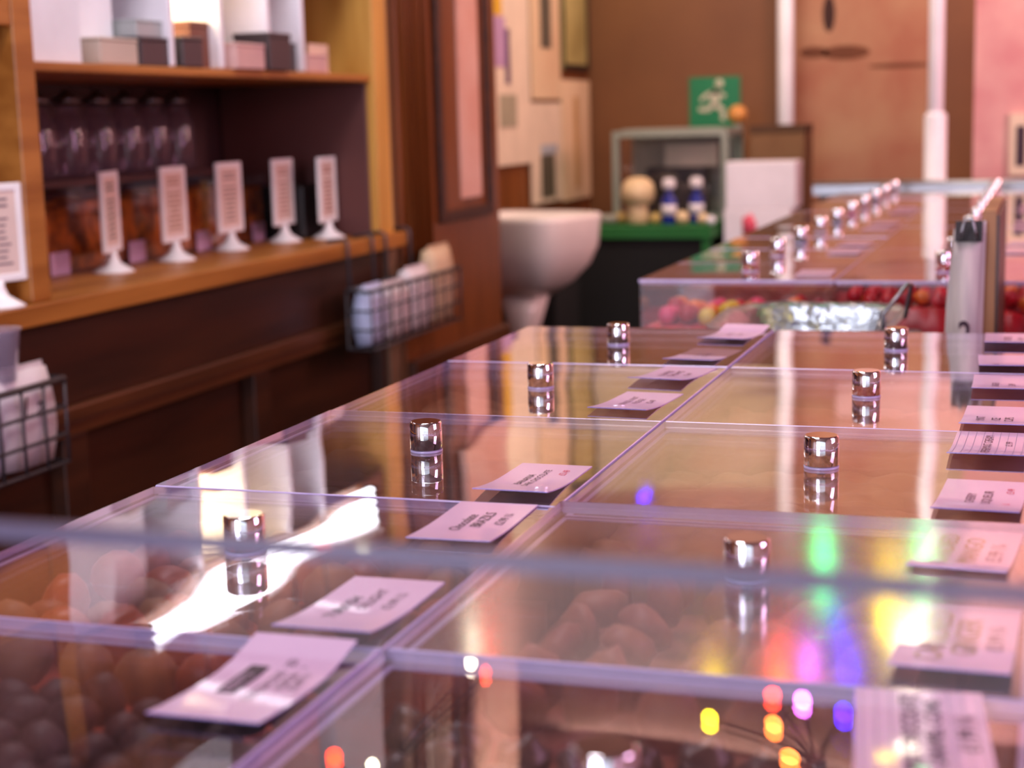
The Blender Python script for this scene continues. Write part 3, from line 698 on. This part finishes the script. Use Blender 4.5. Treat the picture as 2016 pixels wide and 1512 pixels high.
# boxes stored above the cornice: seen in the lids only
stor = mat('storage_white', '#e8eef4', 0.5)
for i in range(6):
    y = 1.3 + i * 0.37
    t = thing('storage_box', '%s storage box stacked on the cornice, seen mirrored in the lids' % ['first', 'second', 'third', 'fourth', 'fifth', 'sixth'][i], 'box', (-1.79, y, 0.901), group='storage boxes on the cornice')
    MB().box(0, .30, 0, .28, 0, .30 + 0.1 * (i % 2)).build('box_body', stor if i != 4 else cols['p'], t)
    MB().box(-.003, .303, -.003, .283, .30 + 0.1 * (i % 2), .33 + 0.1 * (i % 2)).build('box_lid', stor, t)
# tube lights under the cornice front
tubem = mat('lit_tube', '#ffffff', 0.4, emit='#f4f6ff', estr=7.0)
for k, (xx, zz) in enumerate(((-1.492, 0.620), (-1.492, 0.645), (-1.492, 0.670))):
    t = thing('tube_light', '%s of three parallel fluorescent tubes on the unit fascia' % ['lowest', 'middle', 'topmost'][k], 'lamp', (xx, 2.93, zz), group='tube lights on the cornice')
    MB().tube([(0, -0.49, 0), (0, 0.49, 0)], 0.009, 14).build('tube', tubem, t)
    for s_ in (-1, 1): MB().tube([(0, s_*0.492, 0), (0, s_*0.515, 0)], 0.010, 14).box(-0.022, -0.004, s_*0.504-.008, s_*0.504+.008, -.01, .01).build('holder', black, t)

# wire baskets hanging on the ledge
wirem = mat('grey_wire', '#4a4448', 0.4, metal=0.3)
bagm = mat('white_paper_bag', '#e6dcdc', 0.6, col2='#d8ccd0', scale=6)
bagb = mat('blue_white_paper_bag', '#ccd4f4', 0.5)
bagt = mat('tan_paper_bag', '#d8bc98', 0.6)
def wire_basket(y0, y1, ztop, zbot, lab, hooks):
    t = thing('wire_basket', lab, 'basket', (-1.475, y0, zbot))
    W, H = y1 - y0, ztop - zbot
    D = 0.06
    top = MB(); top.tube([(0, 0, H), (D, 0, H), (D, W, H), (0, W, H), (0, 0, H)], 0.005, 8); top.build('rim', wirem, t)
    g = MB(); nW = max(3, int(W / 0.055))
    for i in range(nW + 1):
        y = W * i / nW; g.tube([(0, y, H), (0.0, y, 0), (D, y, 0), (D, y, H)], 0.0028, 6)
    for k in range(3):
        z = H * k / 3; g.tube([(0, 0, z), (D, 0, z), (D, W, z), (0, W, z), (0, 0, z)], 0.0028, 6)
    g.build('grid', wirem, t)
    for hy in hooks:
        MB().tube([(0, hy - y0, H), (-0.001, hy - y0, -0.03 - zbot), (-0.002, hy - y0, -0.012 - zbot), (-0.012, hy - y0, -0.006 - zbot), (-0.05, hy - y0, -0.0105 - zbot)], 0.0042, 6).build('hook', wirem, t)
    return t
wire_basket(3.29, 3.86, -0.120, -0.250, 'grey wire basket of paper bags hanging at the far end of the ledge', (3.31, 3.45, 3.53, 3.68))
wire_basket(1.66, 2.10, -0.122, -0.250, 'grey wire basket at the left photo edge holding printed paper bags', (1.75, 1.96))
def paper_bag(y, w_, h_, z, m, lab, xo=-1.445, tip=0.0, txt=None, grp='paper bags in the wire baskets'):
    t = thing('paper_bag', lab, 'paper bag', (xo, y, z), (0, R(tip), 0), grp)
    mb = MB(); n = 10; secs = []
    for s_ in range(6):
        u = s_ / 5; th = 0.020 * math.sin(math.pi * (0.15 + 0.75 * u)) + 0.003
        secs.append([(-th, 0, u*h_), (th, 0, u*h_ + .004), (th, w_/3, u*h_), (th*1.1, 2*w_/3, u*h_ + .003), (th, w_, u*h_), (-th, w_, u*h_), (-th, w_/2, u*h_)])
    mb.loft(secs); mb.build('bag_body', m, t)
    MB().box(0.0035, 0.0065, 0.004, w_ - .004, h_ * 1.0, h_ * 1.06).build('folded_top', m, t)
    if txt: text('lettering', txt, 0.05, ink, t, (0.0245, w_/2, h_*0.62), (R(90), 0, R(90)), 0.2)
    return t
paper_bag(3.30, .10, .130, -0.245, bagb, 'bluish white paper bag at the near end of the far wire basket')
paper_bag(3.41, .13, .125, -0.245, bagm, 'off-white paper bag second along the far wire basket')
paper_bag(3.55, .14, .145, -0.245, bagm, 'off-white paper bag third along the far wire basket')
paper_bag(3.70, .145, .180, -0.245, bagt, 'tall tan paper bag rising from the far end of the far basket')
paper_bag(1.69, .13, .13, -0.245, bagm, 'white paper bag at the photo edge in the near wire basket', txt='9')
paper_bag(1.83, .12, .135, -0.245, bagb, 'white paper bag with a dark mark, middle of the near basket', txt='U')
paper_bag(1.96, .125, .145, -0.245, bagm, 'white paper bag marked 1 at the far end of the near basket', txt='1 a')
cup = clear('cup_plastic', 0.05, (0.9, 0.88, 0.93), dust=0.25)
for k in range(2):
    t = MB().lathe([(0.024, 0), (0.033, 0.075), (0.036, 0.077), (0.032, 0.073), (0.022, 0.003)], 20)
    tag(t.build('plastic_cup', cup, None, (-1.445, 1.90 + k*0.085, -0.121 + .012), (0, 0, 0)), ['left', 'right'][k] + ' clear plastic cup standing out of the near wire basket', 'cup')

# ------------------------------------------------------------------ back of the shop
# pedestal basin
bs = thing('pedestal_basin', 'white ceramic pedestal basin beyond the pillar', 'basin', (-1.685, 5.22, -1.0), (0, 0, R(-14)))
def rring(a, b, z, cx=0.0, cy=0.0, p=4.5, n=40): return [(x+cx, y+cy, z) for x, y, _ in rr_ring(a, b, 0, n, p)]
MB().loft([rring(.09, .08, .66), rring(.15, .13, .70), rring(.20, .18, .76), rring(.225, .20, .82), rring(.232, .21, .91), rring(.232, .21, .925), rring(.222, .20, .93), rring(.19, .165, .925), rring(.16, .14, .86), rring(.08, .07, .80)]).build('bowl', ceramic, bs)
MB().loft([rring(.10, .10, 0, p=2.5), rring(.07, .07, .1, p=2.5), rring(.045, .05, .3, p=2.5), rring(.05, .055, .55, p=2.5), rring(.085, .075, .66, p=2.5)]).build('pedestal', ceramic, bs)
MB().tube([(-.20, 0, .925), (-.20, 0, 1.0), (-.15, 0, 1.02), (-.10, 0, 1.0)], .012, 10).build('tap', chrome, bs)
# table with green cloth
tb = thing('display_table', 'display table with a green edge and black skirt at the back', 'table', (-1.55, 6.25, -1.0))
MB().box(-.36, .37, -.35, .35, .82, .84).build('table_top', green, tb, bevel=0.004)
MB().box(-.365, .375, -.355, .355, .795, .82).build('cloth_edge', green, tb)
MB().box(-.35, .345, -.34, .34, .06, .795).build('skirt', blackcloth, tb)
for sx in (-.34, .352):
    for sy in (-.33, .33): MB().box(sx-.015, sx+.015, sy-.015, sy+.015, 0, .795).build('leg', green, tb)
low = thing('dark_cabinet', 'low black cabinet below the posters behind the basin', 'cabinet', (-1.77, 6.0, -1.0))
ZT = -0.16
# glass case
gfr = mat('grey_green_metal', '#8a8e80', 0.4); gpl = mat('cloudy_panel', '#9a9888', 0.5)
gc = thing('glass_case', 'grey framed glass display case on the green table', 'display case', (-1.40, 6.38, ZT + .001))
fr = MB()
W, D, H = .215, .16, .345
for sx in (-W, W):
    for sy in (-D, D): fr.box(sx-.012, sx+.012, sy-.012, sy+.012, 0, H)
for z in (0.0, H-.024):
    for sy in (-D, D): fr.box(-W+.012, W-.012, sy-.012, sy+.012, z, z+.024)
    for sx in (-W, W): fr.box(sx-.012, sx+.012, -D+.012, D-.012, z, z+.024)
fr.build('frame', gfr, gc)
MB().box(-W+.012, W-.012, D-.008, D-.004, .024, H-.024).build('back_panel', gpl, gc)
MB().box(-W+.012, W-.012, -D, -D+.003, .024, H-.024).build('front_pane', clear_bin, gc)
MB().box(-W+.02, W-.02, -D+.02, D-.02, H, H+.006).build('top_panel', gpl, gc)
tag(MB().box(-.10, .11, 0, .02, 0, .09).build('white_notice', mat('notice_card', '#d4ccb0', 0.5), None, (-1.36, 6.40, ZT + .20)), 'pale card standing in the upper part of the glass case', 'card')
tag(MB().box(-.13, .11, 0, .10, 0, .173).build('dark_unit', black, None, (-1.40, 6.36, ZT + .026), bevel=.004), 'black box inside the glass case carrying the pale card', 'box')
bone = mat('pale_ceramic', '#e4c89c', 0.5, col2='#d0b084', scale=20)
sk = thing('ceramic_ornament', 'pale bone-coloured mushroom-shaped ornament at the left of the table', 'ornament', (-1.475, 6.0, ZT + .001))
MB().lathe([(.035, 0), (.045, .01), (.038, .05), (.036, .075)], 20).build('stem', bone, sk)
MB().lathe([(.036, .072), (.058, .085), (.066, .115), (.058, .15), (.035, .172), (.001, .178)], 24).build('cap', bone, sk)
blue = mat('blue_glass', '#1c2a86', 0.2)
for k, (x, y, lab) in enumerate(((-1.352, 5.98, 'blue bottle with pale cap and band, left one before the glass case'), (-1.262, 6.05, 'blue bottle with pale cap, right one before the glass case'))):
    t = thing('blue_bottle', lab, 'bottle', (x, y, ZT + .001), group='blue bottles on the table')
    MB().lathe([(.026, 0), (.028, .006), (.028, .09), (.012, .112), (.012, .13)], 20).build('bottle_body', blue, t)
    MB().lathe([(.0284, .035), (.0284, .072)], 20).build('label_band', bagm, t)
    MB().lathe([(.020, .131), (.024, .138), (.024, .162), (.016, .17)], 16).build('cap', bagm, t)
yel = mat('yellow_ochre', '#cca860', 0.5)
for k, (x, y, r, m, lab) in enumerate(((-1.405, 5.99, .022, yel, 'small ochre ball between ornament and left bottle'), (-1.30, 5.97, .026, bone, 'peach ball between the two blue bottles'),
                                       (-1.545, 6.02, .024, yel, 'small ochre ball left of the bone ornament'), (-1.22, 5.96, .022, bone, 'pale ball right of the blue bottles'), (-1.185, 5.935, .017, white, 'little white ball at the right edge of the table'))):
    b = MB().lathe([(.001, 0), (r*.6, r*.15), (r*.95, r*.6), (r, r), (r*.85, r*1.5), (r*.45, r*1.85), (.001, r*1.95)], 20)
    tag(b.build('round_ornament', m, None, (x, y, ZT + .001)), lab, 'ornament', 'round ornaments on the table')
tag(MB().lathe([(.03, 0), (.05, .008), (.055, .03), (.045, .033), (.028, .01), (.001, .008)], 20).build('glass_dish', gpl, None, (-1.60, 6.03, ZT+.001)), 'dull grey glass dish at the table left end', 'dish')
stp = thing('grey_stand', 'grey post with an orange ball on top beside the glass case', 'stand', (-1.205, 6.60, ZT + .001))
MB().tube([(0, 0, 0), (0, 0, .36)], .016, 12).build('post', gfr, stp); MB().lathe([(.04, -.001), (.04, .01), (.016, .012)], 16).build('foot', gfr, stp)
b = MB().lathe([(.001, 0), (.026, .008), (.038, .033), (.036, .052), (.02, .072), (.001, .076)], 20).build('finial', mat('orange_ball', '#d89048', 0.5), stp, (.0, 0, .36))
# green sign on the back wall
sg = thing('safety_sign', 'green safety sign with a pale running figure on the back wall', 'sign', (-1.37, YB - 0.012, 0.185))
MB().box(-.115, .105, 0, .010, 0, .215).build('sign_board', mat('sign_green', '#0f7a48', 0.4), sg)
fig = MB()
fig.lathe([(.001, -.004), (.019, -.003), (.019, 0), (.001, .001)], 16, M=Matrix.Translation((.015, -.002, .185)) @ Matrix.Rotation(R(90), 4, 'X'))
for (a, b_, ww) in (((0, .16), (-.005, .10), .020), ((0, .155), (-.045, .135), .009), ((-.045, .135), (-.065, .115), .008), ((.0, .155), (.04, .13), .009), ((-.005, .10), (.035, .07), .012), ((.035, .07), (.03, .03), .010), ((-.005, .10), (-.04, .075), .012), ((-.04, .075), (-.075, .08), .009)):
    d = Vector((b_[0]-a[0], 0, b_[1]-a[1])); n = Vector((-d.z, 0, d.x)).normalized() * ww
    A, B = Vector((a[0], -.001, a[1])), Vector((b_[0], -.001, b_[1])); e_ = Vector((0, -.002, 0))
    fig.add([A-n, A+n, B+n, B-n, A-n+e_, A+n+e_, B+n+e_, B-n+e_], [(0, 1, 2, 3), (7, 6, 5, 4), (0, 4, 5, 1), (1, 5, 6, 2), (2, 6, 7, 3), (3, 7, 4, 0)])
fig.build('figure', mat('sign_pale', '#c8c4a8', 0.5), sg)
# brown carton and white box
sup = thing('carton_stack', 'brown cardboard carton standing behind the white box', 'carton', (-0.985, 6.40, -1.0))
MB().box(-.12, .09, -.10, .12, 0, 1.165).build('carton_body', kraft, sup, bevel=.004)
MB().box(-.122, .092, -.102, .122, 1.166, 1.195).build('carton_lid', mat('dark_cardboard', '#4e3018', 0.8), sup)
sup2 = MB().box(-.13, .16, -.11, .10, 0, .63)
tag(sup2.build('brown_plinth', kraft, None, (-1.03, 6.13, -1.0)), 'brown cardboard plinth under the white box, mostly hidden', 'box')
wb = thing('white_box', 'white cardboard box with a pink mark beside the green table', 'box', (-1.03, 6.13, -.369))
MB().box(-.125, .125, -.10, .09, 0, .26).build('box_body', whitecard, wb, bevel=.004)
MB().box(-.118, .14, -.095, .085, .261, .434).build('box_lid', whitecard, wb, bevel=.004)
MB().lathe([(.001, 0), (.03, .0), (.03, .002), (.001, .002)], 5, M=Matrix.Translation((-.03, -.102, .20)) @ Matrix.Rotation(R(90), 4, 'X') @ Matrix.Diagonal((1, 1.6, 1, 1))).build('pink_mark', redink, wb)
# poles
for nm, lab, x, y, r, z0, extra in (('white_pole', 'white pole rising behind the brown carton', -1.035, 6.75, .033, -1.0, False), ('white_pole', 'white pole with a thicker sleeve at the counter end', -.352, 5.40, .024, -1.0, True)):
    t = thing(nm, lab, 'pole', (x, y, z0), group='white poles')
    MB().tube([(0, 0, 0), (0, 0, ZC - z0)], r, 20).build('pole', white, t)
    if extra: MB().lathe([(.05, .99), (.05, 1.012), (.035, 1.018), (.035, 1.22), (.03, 1.23)], 24).build('sleeve', white, t)
    else: MB().lathe([(.06, 0), (.06, .02), (.04, .03)], 24).build('foot', white, t)
# mural
mur = mat('rocky_mural', '#b08462', 0.7, col2='#a0644a', scale=3.0, detail=6, contrast=(0.35, 0.62))
mu = thing('mural_panel', 'tall brown rocky mural panel between the two white poles', 'mural', (-.80, YB - 0.03, -.35))
MB().box(-.30, .33, 0, .02, 0, 2.2).build('mural_board', mur, mu)
dk = MB()
def ov(cx, cz, a, b, k=14): dk.add([(cx + a*math.cos(2*math.pi*i/k), -.0015, cz + b*math.sin(2*math.pi*i/k)) for i in range(k)] + [(cx + a*math.cos(2*math.pi*i/k), 0, cz + b*math.sin(2*math.pi*i/k)) for i in range(k)], [tuple(range(k))] + [(i, (i+1) % k, k+(i+1) % k, k+i) for i in range(k)])
ov(-.09, .99, .026, .075); dk.build('dark_hollow', mat('mural_dark', '#38180f', 0.8), mu)
dk = MB(); ov(-.15, .835, .06, .024); ov(-.02, .83, .10, .03); ov(.20, .77, .13, .010); dk.build('dark_streak', mat('mural_brown', '#6a3a20', 0.8), mu)
# posters on the left wall beyond the pillar
def poster(y0, y1, z0, z1, m, lab, frame=None, inner=()):
    t = thing('poster', lab, 'poster', (XL + .012, y0, z0), group='posters on the left wall')
    W, H = y1-y0, z1-z0
    MB().box(0, .006, 0, W, 0, H).build('sheet', m, t)
    if frame: MB().box(0.006, .012, 0, .02, 0, H).box(0.006, .012, W-.02, W, 0, H).box(0.006, .012, .02, W-.02, 0, .025).box(0.006, .012, .02, W-.02, H-.025, H).build('frame', frame, t)
    for (a, b, c_, d, mm, nm) in inner: MB().box(.0062, .0085, a, b, c_, d).build(nm, mm, t)
pc = mat('poster_cream', '#e6c8a0', 0.6, col2='#dcb890', scale=3); pw = mat('poster_white', '#e8d0b4', 0.6)
dg = mat('poster_dark', '#5c5444', 0.6); olive = mat('poster_olive', '#bcae6c', 0.6, col2='#9c8c50', scale=5); violet = mat('poster_violet', '#b890b0', 0.6); purp = mat('poster_purple', '#4c2858', 0.6); yelw = mat('poster_yellow', '#d8a428', 0.6)
gg = mat('poster_grey_green', '#a89c80', 0.6); bl = mat('poster_pale_blue', '#b0b4b8', 0.6)
poster(5.30, 6.10, .075, 1.6, pw, 'tall pale banner with yellow and violet flower, nearest the pillar', inner=((.34, .50, .36, .54, violet, 'violet_patch'), (.501, .55, .30, .50, purp, 'purple_patch'), (.36, .47, .545, .9, yelw, 'yellow_patch'), (.42, .62, .14, .26, gg, 'grey_patch')))
poster(6.13, 6.52, .32, 1.4, pc, 'cream poster with a dark narrow picture, above the grey one', inner=((.12, .26, .20, .75, dg, 'dark_picture'),))
poster(6.56, 6.95, .44, 1.4, olive, 'olive yellow poster in a dark frame next to the corner', frame=black)
poster(6.53, 6.96, -.10, .40, pc, 'cream rounded poster low beside the corner', inner=((.17, .25, .05, .43, mat('poster_tan', '#c89c68', .6), 'tan_band'),))
poster(6.10, 6.51, -.09, .305, pw, 'white poster with dark grey picture and pale blue band', inner=((.12, .30, .02, .19, dg, 'dark_picture'), (.12, .34, .192, .23, bl, 'blue_band')))
MB().box(-.15, .10, -.33, .0, .0, .80).build('cabinet_body', blackcloth, low)
MB().box(-.155, .105, -.335, .0, .80, .82).build('cabinet_top', black, low)
low.location.y = 5.88; low.location.x = -1.775
# notices on the pink partition
for k, (x, z, w_, h_, lab) in enumerate(((-.13, .02, .16, .20, 'white notice with dark marks high on the pink wall'), (-.13, -.26, .16, .20, 'white notice lower on the pink wall'))):
    t = thing('wall_notice', lab, 'notice', (x, 5.606, z), group='notices on the pink wall')
    MB().box(0, w_, 0, .012, 0, h_).build('notice_sheet', pw, t)
    l = MB()
    for i in range(3): l.box(.02 + i*.06, .05 + i*.06, -.001, 0, .03, h_-.04)
    l.build('lettering', ink, t)

# ------------------------------------------------------------------ hanging light twigs, mirrored in the lids
ledc = {'yellow': '#ffd820', 'red': '#ff3a20', 'orange': '#ff7a30', 'magenta': '#f070ff', 'blue': '#3a18ff', 'green': '#30ff90', 'white': '#fff4d0'}
ledm = {k: mat('lit_bulb_' + k, v, 0.4, emit=v, estr=(26 if k not in ('blue', 'white') else 30)) for k, v in ledc.items()}
def led_star(c, bulbs, lab, spare=6):
    t = thing('light_twig', lab, 'string light', c, group='hanging light twigs')
    MB().tube([(0, 0, 0), (0, 0, ZC - c[2])], .003, 8).build('cable', black, t)
    MB().lathe([(.001, -.014), (.012, -.008), (.014, .004), (.001, .016)], 14).build('hub', black, t)
    for (x, y, z, k, r) in bulbs:
        p = Vector((x - c[0], y - c[1], z - c[2])); q = p * (1 - r / p.length)
        a = MB().tube([(0, 0, 0), p * .5 + Vector((0, 0, -.004)), q], .0024, 8).build('twig', black, t)
        g = MB(); prof = [(r * math.sin(math.pi * i / 10), -r * math.cos(math.pi * i / 10)) for i in range(11)]; prof[0] = (.0005, -r); prof[-1] = (.0005, r)
        g.lathe(prof, 18); g.build('bulb', ledm[k], a, tuple(p))
led_star((-.25, 1.86, .51), [(-.363, 1.8, .455, 'yellow', .0105), (-.287, 1.8, .416, 'red', .0105), (-.284, 1.78, .443, 'orange', .0105), (-.253, 1.8, .418, 'magenta', .0105), (-.208, 1.8, .425, 'blue', .0105), (-.27, 1.79, .485, 'orange', .0115)],
         'black twig with six coloured bulbs, mirrored in the nearest middle lid')
led_star((-.26, 2.85, .76), [(-.38, 2.9, .635, 'green', .018), (-.225, 2.5, .575, 'yellow', .02), (-.20, 2.9, .62, 'green', .016), (-.20, 2.6, .66, 'white', .024), (-.33, 2.7, .68, 'blue', .012), (-.90, 3.7, .665, 'blue', .013)],
         'farther black twig with green and yellow bulbs, mirrored as smears')
led_star((-.88, 1.95, .68), [(-.855, 1.8, .557, 'red', .012), (-.80, 1.8, .563, 'white', .009), (-.70, 1.9, .37+.08, 'white', .008), (-.68, 1.9, .46, 'red', .007)],
         'left black twig with small red and white bulbs over the aisle')
